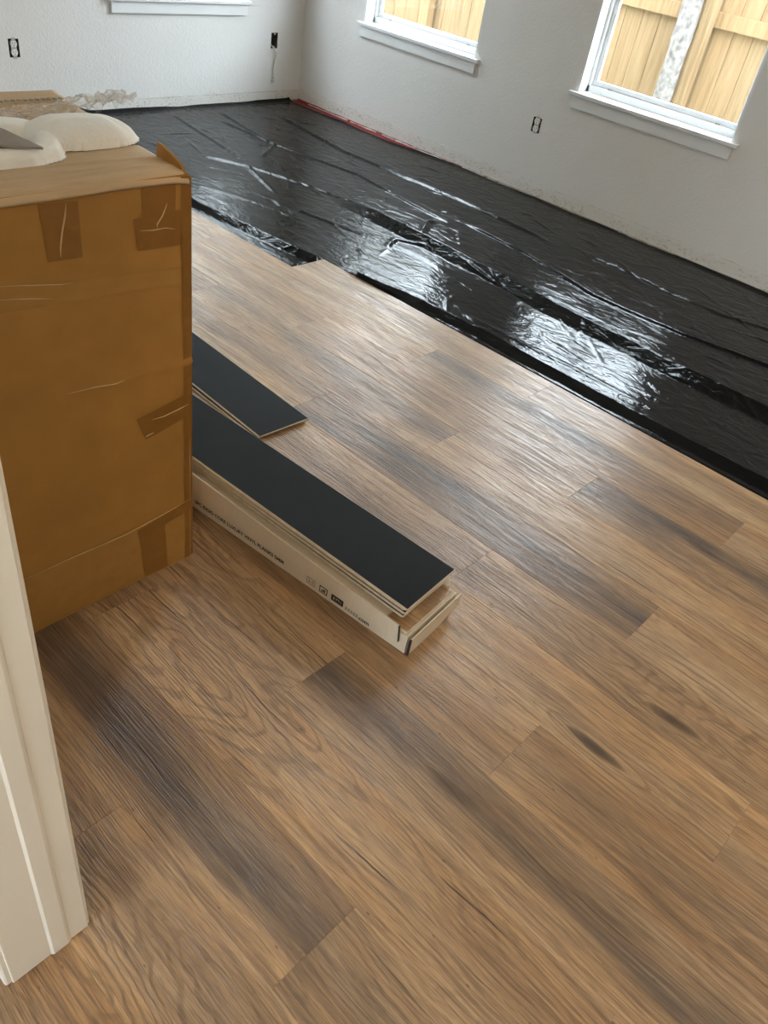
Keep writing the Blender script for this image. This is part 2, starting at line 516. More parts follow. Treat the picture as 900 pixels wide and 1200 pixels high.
def vnoise(x, y, seed=0):
    """smooth value noise for arrays"""
    r = np.random.default_rng(seed).random((64, 64))
    xi = np.floor(x).astype(int); yi = np.floor(y).astype(int)
    fx = x - xi; fy = y - yi
    fx = fx * fx * (3 - 2 * fx); fy = fy * fy * (3 - 2 * fy)
    g = lambda i, j: r[i % 64, j % 64]
    return (g(xi, yi) * (1 - fx) + g(xi + 1, yi) * fx) * (1 - fy) + (g(xi, yi + 1) * (1 - fx) + g(xi + 1, yi + 1) * fx) * fy

# ------------------------------------------------------------------ structure: slab, walls, ceiling
floor = MB().box(XH - .15, XW + TH, YF - .15, YB + TH, -0.22, SLAB).build('floor', 'concrete')
struct(floor, 'concrete slab under the new plank floor')
MB().box(XH - .15, XW + TH, YF - .15, YB + TH, CEIL, CEIL + .15).build('ceiling', 'ceiling_paint')['kind'] = 'structure'
g = MB().box(-30, 40, -30, 40, -0.5, -0.23).build('ground', 'grass_ground'); struct(g, 'grassy ground outside the windows')

def panel_wall(name, axis, face, thick, u0, u1, z0, z1, holes):
    """wall panel with rectangular holes; axis 'x': plane x=face spanning y; thick signed"""
    us = sorted({u0, u1, *[h[0] for h in holes], *[h[1] for h in holes]})
    zs = sorted({z0, z1, *[h[2] for h in holes], *[h[3] for h in holes]})
    mb = MB(); a, b = sorted((face, face + thick))
    for i in range(len(us) - 1):
        for j in range(len(zs) - 1):
            cu, cz = (us[i] + us[i + 1]) / 2, (zs[j] + zs[j + 1]) / 2
            if any(h[0] < cu < h[1] and h[2] < cz < h[3] for h in holes):
                continue
            if axis == 'x':
                mb.box(a, b, us[i], us[i + 1], zs[j], zs[j + 1])
            else:
                mb.box(us[i], us[i + 1], a, b, zs[j], zs[j + 1])
    o = mb.build(name, 'wall'); struct(o)
    return o
OUT_R = (2.531, 2.587, 0.328, 0.404)
OUT_B = (2.133, 2.189, 0.295, 0.381)
BOX_B = (3.886, 3.942, 0.322, 0.412)
wall_r = panel_wall('wall_right', 'x', XW, TH, YF, YB + TH, 0.010, CEIL, [(a, b, SILL - .02, HEAD) for a, b in WIN_R] + [OUT_R])
wall_b = panel_wall('wall_back', 'y', YB, TH, XD - .12, XW, 0.006, CEIL, [(WIN_B[0], WIN_B[1], SILL - .02, HEAD), OUT_B, BOX_B])
DOOR = (-1.70, 0.585, 2.2)
wall_l = panel_wall('wall_left', 'x', XD - .004, -.112, YF, YB, SLAB, CEIL, [(DOOR[0], DOOR[1], SLAB, DOOR[2])])
panel_wall('wall_front', 'y', YF, -.15, XH, XW, SLAB, CEIL, [])
panel_wall('wall_hall_side', 'x', XH, -.15, YF, YB + TH, SLAB, CEIL, [FILL_WIN_H])
panel_wall('wall_hall_end', 'y', 2.6, .12, XH, XD - .12, SLAB, CEIL, [])

# unseen walls added to shade the fence and screen the back window
panel_wall('wall_fence_shade', 'x', XW, TH, YF - .15, YB + TH, CEIL + .15, 4.6, [])
struct(MB().box(-3, 9, 6.8, 7.1, -.23, 3.6).build('wall_window_screen', 'pale_screen'))
# sole plate and loose strip in the gap below the drywall
MB().box(XW + .012, XW + TH, YF, YB, SLAB, 0.011).build('sole_plate', 'plate_wood', wall_r)
MB().box(XD, XW, YB + .010, YB + TH, SLAB, 0.007).build('sole_plate', 'plate_wood', wall_b)
def ragged_strip(name, parent, axis, u0, u1, f0, f1, z0, z1, mat, step=.02, jag=.003, seed=1, gap=0.0):
    r = random.Random(seed); mb = MB(); n = max(2, int((u1 - u0) / step)); pts = []
    for i in range(n + 1):
        u = u0 + (u1 - u0) * i / n
        pts.append((u, f0 + r.uniform(-jag, jag) * .4, f1, z0 + r.uniform(-jag, jag), z1 + r.uniform(-jag, jag)))
    for i in range(n):
        if r.random() < gap:
            continue
        a, b = pts[i], pts[i + 1]
        quad = lambda p: [(p[1], p[0], p[3]), (p[2], p[0], p[3]), (p[2], p[0], p[4]), (p[1], p[0], p[4])]
        vs = quad(a) + quad(b)
        if axis == 'y':
            vs = [(v[1], v[0], v[2]) for v in vs]
        mb.add(vs, [(0, 1, 2, 3), (7, 6, 5, 4), (0, 4, 5, 1), (1, 5, 6, 2), (2, 6, 7, 3), (3, 7, 4, 0)])
    return mb.build(name, mat, parent)
ragged_strip('plaster_lip', wall_r, 'x', -0.6, 4.4, XW - .012, XW + .012, 0.000, 0.0055, 'caulk', .03, .0016, 3, .06)
ragged_strip('caulk_line', wall_r, 'x', -0.6, 4.5, XW - .0016, XW + .002, 0.078, 0.0805, 'caulk', .025, .0012, 4, .25)
ragged_strip('caulk_line', wall_b, 'y', 2.4, 4.15, YB - .0016, YB + .002, 0.062, 0.066, 'caulk', .025, .0014, 5, .1)

# ------------------------------------------------------------------ windows
def make_window(name, a, b, axis, label):
    """a..b along the wall; built in (u, depth, z) with depth 0 at the wall face, + outdoors"""
    def P(u, d, z):
        return (XW + d, u, z) if axis == 'x' else (u, YB + d, z)
    def bx(mb, u0, u1, d0, d1, z0, z1):
        p, q = P(u0, d0, z0), P(u1, d1, z1)
        return mb.box(min(p[0], q[0]), max(p[0], q[0]), min(p[1], q[1]), max(p[1], q[1]), z0, z1)
    fd0, fd1, fw = .075, .135, .045
    mb = MB()
    bx(mb, a, b, fd0, fd1, SILL, SILL + fw * .75); bx(mb, a, b, fd0, fd1, HEAD - fw, HEAD)
    bx(mb, a, a + fw * .6, fd0, fd1, SILL, HEAD); bx(mb, b - fw * .6, b, fd0, fd1, SILL, HEAD)
    root = mb.build(name, 'vinyl_white', bevel=.003); struct(root, label)
    mid = (SILL + HEAD) / 2
    for nm, z0, z1, d in (('sash', SILL + fw * .75, mid + .02, .092), ('sash', mid - .02, HEAD - fw, .112)):
        sw = .026; u0, u1 = a + fw * .6, b - fw * .6
        mb = MB()
        bx(mb, u0, u1, d, d + .02, z0, z0 + sw); bx(mb, u0, u1, d, d + .02, z1 - sw, z1)
        bx(mb, u0, u0 + sw, d, d + .02, z0 + sw, z1 - sw); bx(mb, u1 - sw, u1, d, d + .02, z0 + sw, z1 - sw)
        s_ = mb.build('sash', 'vinyl_white', root, bevel=.003)
        mb = MB(); bx(mb, u0 + sw, u1 - sw, d + .008, d + .012, z0 + sw, z1 - sw)
        mb.build('pane', 'glass', s_)
    for u0, u1 in ((a, a + .012), (b - .012, b)):
        mb = MB(); bx(mb, u0, u1, 0, fd0, SILL, HEAD); mb.build('jamb_liner', 'trim_white', root)
    mb = MB(); bx(mb, a, b, 0, fd0, HEAD - .012, HEAD); mb.build('head_liner', 'trim_white', root)
    mb = MB()
    bx(mb, a, b, -.001, fd0, SILL - .02, SILL); bx(mb, a - .035, b + .035, -.03, 0, SILL - .02, SILL)
    mb.build('stool', 'trim_white', root, bevel=.004)
    mb = MB(); bx(mb, a - .012, b + .012, -.016, 0, SILL - .078, SILL - .02)
    mb.build('apron', 'trim_white', root, bevel=.002)
    # two small weep-hole covers / tilt latches on the bottom rail
    for u in (a + .14, b - .14):
        mb = MB(); bx(mb, u - .012, u + .012, .086, .092, SILL + fw * .75, SILL + fw * .75 + .006)
        mb.build('vent_latch', 'metal_strap', root)
    return root
make_window('window_1', *WIN_R[0], 'x', 'window over the cedar fence nearest the photographer, white stool and apron')
make_window('window_2', *WIN_R[1], 'x', 'window over the cedar fence nearest the room corner')
make_window('window_3', *WIN_B, 'y', 'window in the back wall, only its white apron showing')

# ------------------------------------------------------------------ doorway beside the photographer
jx0, jx1, jy = XD - .119, XD + .001, 0.566
mb = MB(); mb.box(jx0, jx1, jy, jy + .02, SLAB + .009, DOOR[2]); mb.box(jx0, jx1, DOOR[0], DOOR[0] + .02, SLAB + .009, DOOR[2]); mb.box(jx0, jx1, DOOR[0], jy + .02, DOOR[2] - .02, DOOR[2])
door = mb.build('door_1', 'door_trim', bevel=.002); struct(door, 'white painted doorway jamb at the lower left')
# stop moulding down the jamb and casings on both wall faces
MB().prism([(.150, jy, .001), (.182, jy, .001), (.180, jy - .0015, .001), (.176, jy - .0025, .001), (.154, jy - .0025, .001)], (0, 0, 2.03)).build('door_stop', 'door_trim', door)
for y0, y1 in ((jy + .002, jy + .066), (DOOR[0] - .05, DOOR[0] + .012)):
    MB().box(jx1 - .004, jx1 + .005, y0, y1, .002, DOOR[2] + .05).build('casing', 'door_trim', door, bevel=.004)
    MB().box(jx0 - .010, jx0 + .004, y0, y1, .002, DOOR[2] + .05).build('casing', 'door_trim', door, bevel=.004)

# ------------------------------------------------------------------ plank floor
PW, PL = 0.1833, 1.22
EDGE = 2.377
def px_plank(len_):
    """one board, local origin at its centre, top face at z=0, tiny eased edge"""
    hx, hy, t, e = PW / 2 - .0001, len_ / 2 - .0001, .006, .0004
    mb = MB()
    top = [(-hx + e, -hy + e, 0), (hx - e, -hy + e, 0), (hx - e, hy - e, 0), (-hx + e, hy - e, 0)]
    mid = [(-hx, -hy, -e), (hx, -hy, -e), (hx, hy, -e), (-hx, hy, -e)]
    bot = [(-hx, -hy, -t), (hx, -hy, -t), (hx, hy, -t), (-hx, hy, -t)]
    fs = [(0, 1, 2, 3), (11, 10, 9, 8)]
    for k in range(4):
        j = (k + 1) % 4
        fs += [(4 + k, 4 + j, j, k), (8 + k, 8 + j, 4 + j, 4 + k)]
    mb.add(top + mid + bot, fs)
    return mb.mesh('plank', 'oak')
plank_meshes = {}
def put_plank(row, y0, y1, col, knot=None, check=None):
    L = round(y1 - y0, 4)
    if L not in plank_meshes:
        plank_meshes[L] = px_plank(L)
    o = link('plank', plank_meshes[L], floor)
    o.location = (EDGE - (row + .5) * PW, (y0 + y1) / 2, 0)
    o.color = (*col, 1)
    o['knot'] = [float(v) for v in (knot or (0, 0, 0))]
    o['check'] = [float(v) for v in (check or (rc.uniform(-.08, .08), rc.uniform(-.08, .08), rc.random() * .7))]
    return o
rc = random.Random(5)
CHECK = {(9, -1): (-.030, .05, 1.0), (8, 0): (.045, -.05, 1.0), (3, -1): (.02, -.06, 1.0), (5, -1): (-.03, .06, .5), (1, 0): (0, .05, .2), (4, 0): (.05, -.05, .3)}
# joint phase per row (period three), and the look of boards that stand out
PH = [1.122, 0.302, 0.708]
# (row, index of joint below): colour = (heart darkness, heart position, figure), optional knot
LOOK = {
    (0, 0): ((.10, .5, .2), None), (0, -1): ((.05, .4, .2), None),
    (1, 0): ((.75, .75, .2), (.03, -.42, .5)), (1, -1): ((.0, .5, .2), None), (1, 1): ((.12, .5, .2), None),
    (2, 0): ((.22, .3, .2), None), (2, -1): ((1.0, .70, .3), (.045, .24, .6)), (2, 1): ((.1, .6, .2), None),
    (3, 0): ((.55, .7, .2), None), (3, -1): ((.05, .6, .3), None),
    (4, 0): ((1.0, .55, .2), (.03, -.42, .5)), (4, -1): ((.15, .6, .3), None),
    (5, 0): ((.35, .2, .2), None), (5, -1): ((.35, .2, .5), (-.03, .01, 1.0)),
    (6, 0): ((.3, .4, .3), None), (6, -1): ((.30, .2, .5), (-.046, -.326, 1.0)),
    (7, 0): ((.35, .3, .3), None), (7, -1): ((.60, .6, .4), (.02, .45, .25)),
    (8, 0): ((.2, .6, .5), None), (8, -1): ((1.0, .60, .2), (.016, .235, .6)),
    (9, 0): ((.15, .3, .6), None), (9, -1): ((.10, .5, .6), None), (9, -2): ((.2, .5, .8), None),
    (10, 0): ((.95, .55, .3), (.0, .1, .3)), (10, -1): ((.55, .4, .5), None),
    (11, 0): ((.45, .4, .4), None), (11, -1): ((.25, .6, 1.0), (-.02, .2, .3)),
    (12, 0): ((.5, .4, .4), None), (12, -1): ((.35, .4, .6), None),
}
rl = random.Random(21)
for row in range(0, 22):
    ph = PH[row % 3]
    far = YB - .012
    first = ph + math.floor((YF - ph) / PL) * PL
    k = round((first - ph) / PL)
    while True:
        y0, y1 = ph + k * PL, ph + (k + 1) * PL
        if y0 >= far:
            break
        a, b = max(y0, YF + .005), min(y1, far)
        if row == 0 and a > 2.2:
            k += 1; continue
        x0 = EDGE - (row + 1) * PW
        if b - a > .03:
            col, kn = LOOK.get((row, k), ((rl.random() * .6, rl.random(), rl.random() * .6), None))
            put_plank(row, a, b, col, kn, CHECK.get((row, k)))
        k += 1

# ------------------------------------------------------------------ black poly sheet over the slab
def seg_dist(X, Y, pts):
    """signed distance to a polyline (+ on its right when walking with falling y) and arc parameter 0..1"""
    best = np.full(X.shape, 1e9); sgn = np.zeros_like(X); par = np.zeros_like(X)
    pts = np.array(pts, float)
    L = np.hypot(*(pts[1:] - pts[:-1]).T); tot = L.sum(); acc = 0
    for (p, q, l) in zip(pts[:-1], pts[1:], L):
        d = (q - p) / l
        s_ = (X - p[0]) * d[0] + (Y - p[1]) * d[1]
        sc = np.clip(s_, 0, l)
        ex, ey = X - p[0] - sc * d[0], Y - p[1] - sc * d[1]
        dist = np.hypot(ex, ey)
        side = d[1] * (X - p[0]) - d[0] * (Y - p[1])
        m = dist < best
        best[m] = dist[m]; sgn[m] = -np.sign(side[m]); par[m] = (acc + sc[m]) / tot
        acc += l
    return best * sgn, par
def build_sheet():
    xs = np.concatenate([np.linspace(2.10, 2.20, 8)[:-1], np.linspace(2.20, XW - .006, 330)])
    ys = np.concatenate([np.linspace(YF + .01, 0.0, 60)[:-1], np.linspace(0.0, YB - .004, 640)])
    X, Y = np.meshgrid(xs, ys, indexing='ij')
    Z = np.full(X.shape, SLAB + .0012)
    wild = np.clip((X - 2.20) / .12, 0, 1) * np.clip((XW - X) / .2, .25, 1)
    free = np.clip((X - 2.20) / .05, 0, 1)
    # gentle undulation and slack wrinkles
    Z += wild * (.004 * vnoise(X * 3.1, Y * 1.9, 1) + .0012 * vnoise(X * 9, Y * 5.5, 2))
    cr = np.abs(vnoise(X * 6 + 2.2 * vnoise(X * 3, Y * 3, 5), Y * 3.5, 3) - .5)
    Z += wild * .0022 * np.exp(-(cr / .035) ** 2)
    cr = np.abs(vnoise(X * 3 + 1.5 * vnoise(X * 4, Y * 4, 8) + 7, Y * 7, 6) - .5)
    Z += wild * .0018 * np.exp(-(cr / .03) ** 2)
    def ridge(pts, h, wn, wf, fade=.06):
        """wn: width of the slope on the near (-x) side, wf: on the far side"""
        nonlocal Z
        d, p = seg_dist(X, Y, pts)
        d = d + .006 * (vnoise(Y * 9, X * 0 + 3, 11) - .5)
        e = np.clip(np.minimum(p, 1 - p) / fade, 0, 1); e = e * e * (3 - 2 * e)
        prof = np.where(d < 0, np.clip(1 + d / wn, 0, 1), np.clip(1 - d / wf, 0, 1) ** 1.5)
        Z = np.maximum(Z, Z * .6 + h * prof * e)
    def edge_ridge(pts, h, wn, wf):
        ridge(pts, h, wn, wf, .02)
    # the rolled edge right beside the laid boards
    edge_ridge([(2.24, 4.3), (2.265, 3.09), (2.325, 2.44), (2.43, 1.9), (2.455, 1.5), (2.45, .96), (2.46, .5), (2.47, .2), (2.47, -2.1)], .024, .058, .03)
    # the second long fold
    ridge([(3.02, 3.0), (3.0, 2.55), (2.985, 2.2), (2.965, 1.72), (2.935, 1.5), (2.93, 1.04), (2.93, .5), (2.93, -2.0)], .034, .088, .03, .09)
    # thin pleats
    ridge([(3.26, 4.3), (3.28, 3.72), (3.384, 3.135), (3.33, 2.7), (3.30, 2.34)], .009, .02, .015, .1)
    ridge([(3.39, 2.4), (3.36, 1.95), (3.24, 1.47), (3.27, 1.03), (3.36, .6), (3.4, -1.0)], .012, .02, .03, .05)
    ridge([(3.70, 1.9), (3.66, 1.05), (3.74, .8), (3.8, -.5)], .007, .03, .02, .1)
    ridge([(2.72, 3.72), (2.86, 3.46), (2.99, 3.05), (3.02, 2.7), (3.0, 2.45)], .009, .025, .015, .1)
    ridge([(3.05, 4.45), (2.93, 3.67), (2.70, 3.0)], .006, .02, .02, .1)
    ridge([(3.38, 4.4), (3.27, 3.72), (3.02, 3.55)], .009, .02, .02, .1)
    ridge([(3.75, 4.3), (3.62, 3.5), (3.66, 2.6), (3.62, 1.9)], .009, .03, .03, .1)
    ridge([(2.62, 3.2), (2.70, 2.75), (2.82, 2.2), (2.80, 1.95)], .005, .03, .02, .15)
    ridge([(2.42, 3.33), (2.55, 3.0), (2.60, 2.7)], .004, .02, .02, .15)
    ridge([(2.52, 1.75), (2.55, 1.2), (2.56, .75)], .004, .02, .02, .15)
    ridge([(3.0, 2.33), (3.19, 2.45), (3.28, 2.44)], .012, .03, .03, .2)
    ridge([(2.72, 2.3), (2.86, 2.36), (2.95, 2.2)], .010, .02, .03, .2)
    # small puckers across the pleats
    r = np.random.default_rng(4)
    for _ in range(90):
        cx, cy = r.uniform(2.5, 3.95), r.uniform(.3, 4.2); an = r.normal(1.1, .5); l = r.uniform(.03, .12)
        c, s_ = math.cos(an), math.sin(an)
        u = (X - cx) * c + (Y - cy) * s_; v = -(X - cx) * s_ + (Y - cy) * c
        Z += r.uniform(.0015, .004) * np.exp(-(u / l) ** 2 - (v / .008) ** 2)
    Z += .022 * np.exp(-((X - 2.955) / .012) ** 2 - ((Y - .565) / .016) ** 2)
    Z = Z * free + (1 - free) * (SLAB + .0012)
    under = ((X < EDGE + .004) & (Y < 2.346)) | (X < EDGE - PW + .004)
    Z = np.where(under, np.minimum(Z, SLAB + .0014), Z)
    # lifts where it meets the walls
    lip_b = .010 + .05 * np.exp(-((X - 2.42) / .09) ** 2) + .012 * vnoise(X * 6, X * 0, 9)
    tb = np.clip((Y - (YB - .05)) / .045, 0, 1)
    Z = Z + lip_b * tb ** 2
    tr = np.clip((X - (XW - .06)) / .055, 0, 1)
    Z = Z + tr ** 2 * (.004 + .008 * vnoise(Y * 4, Y * 0, 10))
    # wavy cut edge, pulled away from the wall near the corner where the red strip shows
    pull = np.clip((Y - 3.05) / .5, 0, 1) * .075 + .012 * vnoise(Y * 7, Y * 0 + 5, 12)
    X = X - pull * np.clip((X - 3.9) / (XW - .006 - 3.9), 0, 1)
    return np.stack([X, Y, Z], -1)
sheet = link('plastic_sheet', grid_mesh('plastic_sheet', build_sheet(), 'poly'))
tag(sheet, 'black plastic sheeting with folds and creases, spread on the bare floor beside the right wall', 'plastic sheet')
ys = np.linspace(3.0, YB - .006, 60)
P = np.zeros((60, 4, 3))
for j, (dx, dz) in enumerate(((-.12, .0), (-.055, .001), (-.012, .003), (-.004, .016))):
    P[:, j] = np.stack([np.full(60, XW + dx) + .004 * np.sin(ys * 23 + j), ys, np.full(60, SLAB + .0022 + dz) + .001 * np.sin(ys * 31)], -1)
P[:, 0, 2] = SLAB + .0004
red = link('red_strip', grid_mesh('red_strip', P, 'red_plastic'))
tag(red, 'narrow red plastic strip along the wall base in the room corner', 'strip')

# ------------------------------------------------------------------ outlets and boxes
def outlet(name, axis, u0, u1, z0, z1, label):
    def P(u, d, z):
        return (XW + d, u, z) if axis == 'x' else (u, YB + d, z)
    cu, cz = (u0 + u1) / 2, (z0 + z1) / 2
    root = empty(name, P(cu, 0, cz)); off = Vector(P(cu, 0, cz))
    sg = -1 if axis == 'x' else 1
    def W(du, d, dz):
        return Vector(P(cu + du * sg, d, cz + dz)) - off
    def bx(mb, a, b, d0, d1, c, e):
        p, q = W(a, d0, c), W(b, d1, e)
        mb.box(min(p.x, q.x), max(p.x, q.x), min(p.y, q.y), max(p.y, q.y), min(p.z, q.z), max(p.z, q.z))
    hu, hz = (u1 - u0) / 2, (z1 - z0) / 2
    mb = MB()
    bx(mb, -hu, hu, .06, .064, -hz, hz); bx(mb, -hu, -hu + .002, .001, .06, -hz, hz); bx(mb, hu - .002, hu, .001, .06, -hz, hz)
    bx(mb, -hu, hu, .001, .06, hz - .002, hz); bx(mb, -hu, hu, .001, .06, -hz, -hz + .002)
    mb.build('device_box', 'box_black', root)
    mb = MB(); bx(mb, -.010, .010, -.002, .001, -hz - .006, hz + .006)
    strap = mb.build('mounting_strap', 'metal_strap', root, bevel=.001)
    for s in (1, -1):
        mb = MB(); pts = []
        for k in range(20):
            a = 2 * math.pi * k / 20
            pts.append(W(.0172 * math.cos(a), -.003, s * .0195 + max(-.0145, min(.0145, .0172 * math.sin(a)))))
        d = Vector(P(0, .012, 0)) - Vector(P(0, 0, 0))
        mb.prism(pts, d)
        f_ = mb.build('socket_face', 'outlet_white', root)
        mb = MB()
        bx(mb, -.0075, -.0055, -.0036, -.002, s * .0195 + .000, s * .0195 + .008)
        bx(mb, .0050, .0070, -.0036, -.002, s * .0195 + .000, s * .0195 + .008)
        bx(mb, -.0022, .0022, -.0036, -.002, s * .0195 - .010, s * .0195 - .005)
        mb.build('slots', 'box_black', f_)
    mb = MB(); bx(mb, -.013, .013, -.001, .010, -.034, .034); mb.build('receptacle_body', 'outlet_white', root)
    tag(root, label, 'outlet')
    return root
outlet('wall_outlet', 'x', *OUT_R, 'white outlet without a cover plate between the two windows of the right wall')
outlet('wall_outlet', 'y', *OUT_B, 'white outlet without a cover plate on the back wall above the cardboard box')
eb = empty('electrical_box', ((BOX_B[0] + BOX_B[1]) / 2, YB, (BOX_B[2] + BOX_B[3]) / 2))
hu, hz = .028, .045
mb = MB(); mb.box(-hu, hu, .06, .064, -hz, hz); mb.box(-hu, -hu + .002, 0.001, .06, -hz, hz); mb.box(hu - .002, hu, .001, .06, -hz, hz); mb.box(-hu, hu, .001, .06, hz - .002, hz); mb.box(-hu, hu, .001, .06, -hz, -hz + .002)
mb.build('box_shell', 'box_grey', eb)
MB().box(-.006, .006, -.001, .004, hz - .012, hz - .002).build('screw_tab', 'metal_strap', eb)
MB().box(-.006, .006, -.001, .004, -hz + .002, -hz + .012).build('screw_tab', 'metal_strap', eb)
tag(eb, 'empty electrical box recessed in the back wall near the corner', 'electrical box')
cb = empty('coax_cable', (3.914, YB, .33))
MB().tube([(-.012, .05, .02), (-.013, .02, .010), (-.012, -.004, .000), (-.004, -.014, -.014), (.008, -.016, -.030), (.011, -.012, -.055), (.003, -.008, -.085), (-.002, -.008, -.120), (-.001, -.009, -.160), (.002, -.010, -.185)], .0045, 8).build('cable', 'cable_white', cb, smooth=True)
MB().tube([(.002, -.010, -.183), (.001, -.012, -.190), (-.002, -.014, -.197), (-.006, -.016, -.206)], [.006, .0095, .0095, .006], 10).build('connector', 'metal_strap', cb, smooth=False)
MB().tube([(.012, -.001, -.196), (.006, -.010, -.199), (-.004, -.016, -.203)], .004, 8).build('connector_nut', 'cable_white', cb)
tag(cb, 'thin white cable hanging down the back wall from the empty electrical box', 'cable')

# ------------------------------------------------------------------ the big cardboard box
BX0, BX1, BY0, BY1, BZ = 0.235, 0.829, 1.160, 1.600, 0.888
box = empty('cardboard_box', ((BX0 + BX1) / 2, BY0, 0))
bo = Vector(box.location)
def local(P, o):
    return P - np.array(o)
def box_body():
    # front panel with bulge, crease and scuffed edge; the rest plain
    nx, nz = 60, 90
    xs = np.linspace(BX0, BX1, nx); zs = np.linspace(0, BZ, nz)
    X, Z = np.meshgrid(xs, zs, indexing='ij')
    u = (X - BX0) / (BX1 - BX0); v = Z / BZ
    bul = .010 * np.sin(math.pi * np.clip(v, 0, 1)) * np.sin(math.pi * np.clip(u, 0, 1)) ** .6
    crease = .0035 * np.exp(-((Z - (.545 - .09 * np.clip(X - .56, 0, 1) ** 1.3)) / .004) ** 2) * np.clip((X - .54) / .05, 0, 1)
    Y = BY0 - bul - crease - .003 * vnoise(X * 9, Z * 9, 31)
    xr = X + .006 * np.sin(v * 3) * (u > .999)
    A = np.stack([xr, Y, Z], -1)
    me = grid_mesh('body', local(A, bo), 'cardboard')
    return me
body = link('body', box_body(), box)
mb = MB()
d = lambda x, y, z: (x - bo.x, y - bo.y, z)
mb.add([d(BX0, BY0, 0), d(BX0, BY1, 0), d(BX0, BY1, BZ), d(BX0, BY0, BZ)], [(0, 1, 2, 3)])
mb.add([d(BX1, BY0, 0), d(BX1, BY1, 0), d(BX1, BY1, BZ), d(BX1, BY0, BZ)], [(3, 2, 1, 0)])
mb.add([d(BX0, BY1, 0), d(BX1, BY1, 0), d(BX1, BY1, BZ), d(BX0, BY1, BZ)], [(0, 1, 2, 3)])
mb.add([d(BX0, BY0, 0), d(BX1, BY0, 0), d(BX1, BY1, 0), d(BX0, BY1, 0)], [(0, 3, 2, 1)])
mb.add([d(BX0, BY0, BZ - .012), d(BX1, BY0, BZ - .012), d(BX1, BY1, BZ - .012), d(BX0, BY1, BZ - .012)], [(0, 1, 2, 3)])
mb.build('side_panels', 'cardboard', box)
def flap_grid(name, x0, x1, y0, y1, z, fn, th=.005, n=(70, 40), mat='cardboard_lit_worn'):
    xs = np.linspace(x0, x1, n[0]); ys_ = np.linspace(y0, y1, n[1])
    X, Y = np.meshgrid(xs, ys_, indexing='ij')
    Zz = z + fn(X, Y)
    P = np.stack([X, Y, Zz], -1)[:, ::-1]
    P = P[:, ::-1]
    return link(name, grid_mesh(name, local(P[::-1][:, ::1], bo), mat, True, th), box)
def front_fn(X, Y):
    q = Y - (BY0 - .006)
    roll = -.014 * np.clip(1 - q / .016, 0, 1) ** 2
    rip = .0045 * np.exp(-((q - .035 - .006 * np.sin(X * 9)) / .006) ** 2) - .0035 * np.exp(-((q - .050 - .01 * np.sin(X * 5)) / .005) ** 2) + .003 * np.exp(-((q - .085 + .05 * (X - .6)) / .005) ** 2)
    return roll + rip + .004 * vnoise(X * 7, Y * 9, 41) - .004 * np.clip((X - .80) / .03, 0, 1)
flap_grid('top_flap', BX0, BX1, BY0 - .006, 1.305, BZ + .004, front_fn)
flap_grid('top_flap', BX0, BX1 + .004, 1.43, BY1, BZ + .006, lambda X, Y: .008 * vnoise(X * 5, Y * 6, 43) + .012 * np.clip((Y - 1.5) / .1, 0, 1))
# narrow side flap standing up at the right corner
pts = [(0.824, 1.158, .884), (0.824, 1.172, .898), (0.824, 1.200, .908), (0.824, 1.230, .915), (0.824, 1.240, .916), (0.824, 1.243, .895), (0.824, 1.243, .87), (0.824, 1.158, .87)]
MB().prism([d(*p) for p in pts], (.005, 0, 0)).build('side_flap', 'cardboard', box)
# worn corner edge
MB().tube([d(BX1 - .001, BY0, z) for z in np.linspace(0.004, .885, 14)], .003, 8).build('corner_edge', 'cardboard_lit_worn', box, smooth=True)

def tape_patch(quad, mat='tape', dy=-.0012, name='tape', n=(14, 14)):
    """quad: four (x, z) corners on the front panel, laid over its bulge"""
    q = np.array(quad, float)
    a, b, c, e = q
    s_, t_ = np.meshgrid(np.linspace(0, 1, n[0]), np.linspace(0, 1, n[1]), indexing='ij')
    XZ = (a[None, None] * ((1 - s_) * (1 - t_))[..., None] + b[None, None] * (s_ * (1 - t_))[..., None] + c[None, None] * (s_ * t_)[..., None] + e[None, None] * ((1 - s_) * t_)[..., None])
    X, Z = XZ[..., 0], XZ[..., 1]
    u = np.clip((X - BX0) / (BX1 - BX0), 0, 1); v = np.clip(Z / BZ, 0, 1)
    Y = BY0 - .010 * np.sin(math.pi * v) * np.sin(math.pi * u) ** .6 - .003 * vnoise(X * 9, Z * 9, 31) - .0035 * np.exp(-((Z - (.545 - .09 * np.clip(X - .56, 0, 1) ** 1.3)) / .004) ** 2) * np.clip((X - .54) / .05, 0, 1) + dy
    P = np.stack([X, Y, Z], -1)
    return link(name, grid_mesh(name, local(P, bo), mat), box)
def wrinkle(pts, parent, r=.0014):
    path = []
    for x, z in pts:
        u = (x - BX0) / (BX1 - BX0); v = z / BZ
        y = BY0 - .010 * math.sin(math.pi * v) * max(0, math.sin(math.pi * u)) ** .6 - .003 * float(vnoise(np.array([x * 9]), np.array([z * 9]), 31)[0]) - .0018
        path.append(d(x, y, z))
    MB().tube(path, [r * .3] + [r] * (len(path) - 2) + [r * .3], 6).build('tape_wrinkle', 'tape_wrinkle', parent, smooth=True)
t1 = tape_patch([(.560, .872), (.564, .782), (.622, .780), (.624, .869)])
wrinkle([(.604, .868), (.600, .85), (.592, .825), (.586, .80), (.585, .787)], t1)
t2 = tape_patch([(.737, .880), (.736, .809), (.801, .806), (.803, .878)])
t3 = tape_patch([(.717, .827), (.724, .772), (.832, .766), (.832, .831)], dy=-.0017)
wrinkle([(.785, .845), (.775, .825), (.764, .812), (.764, .806)], t3)
wrinkle([(.730, .806), (.755, .803), (.780, .803), (.80, .798)], t3, .001)
t4 = tape_patch([(.700, .441), (.718, .387), (.829, .403), (.829, .458)], dy=-.0016)
wrinkle([(.735, .428), (.762, .425), (.80, .428), (.826, .430)], t4, .0011)
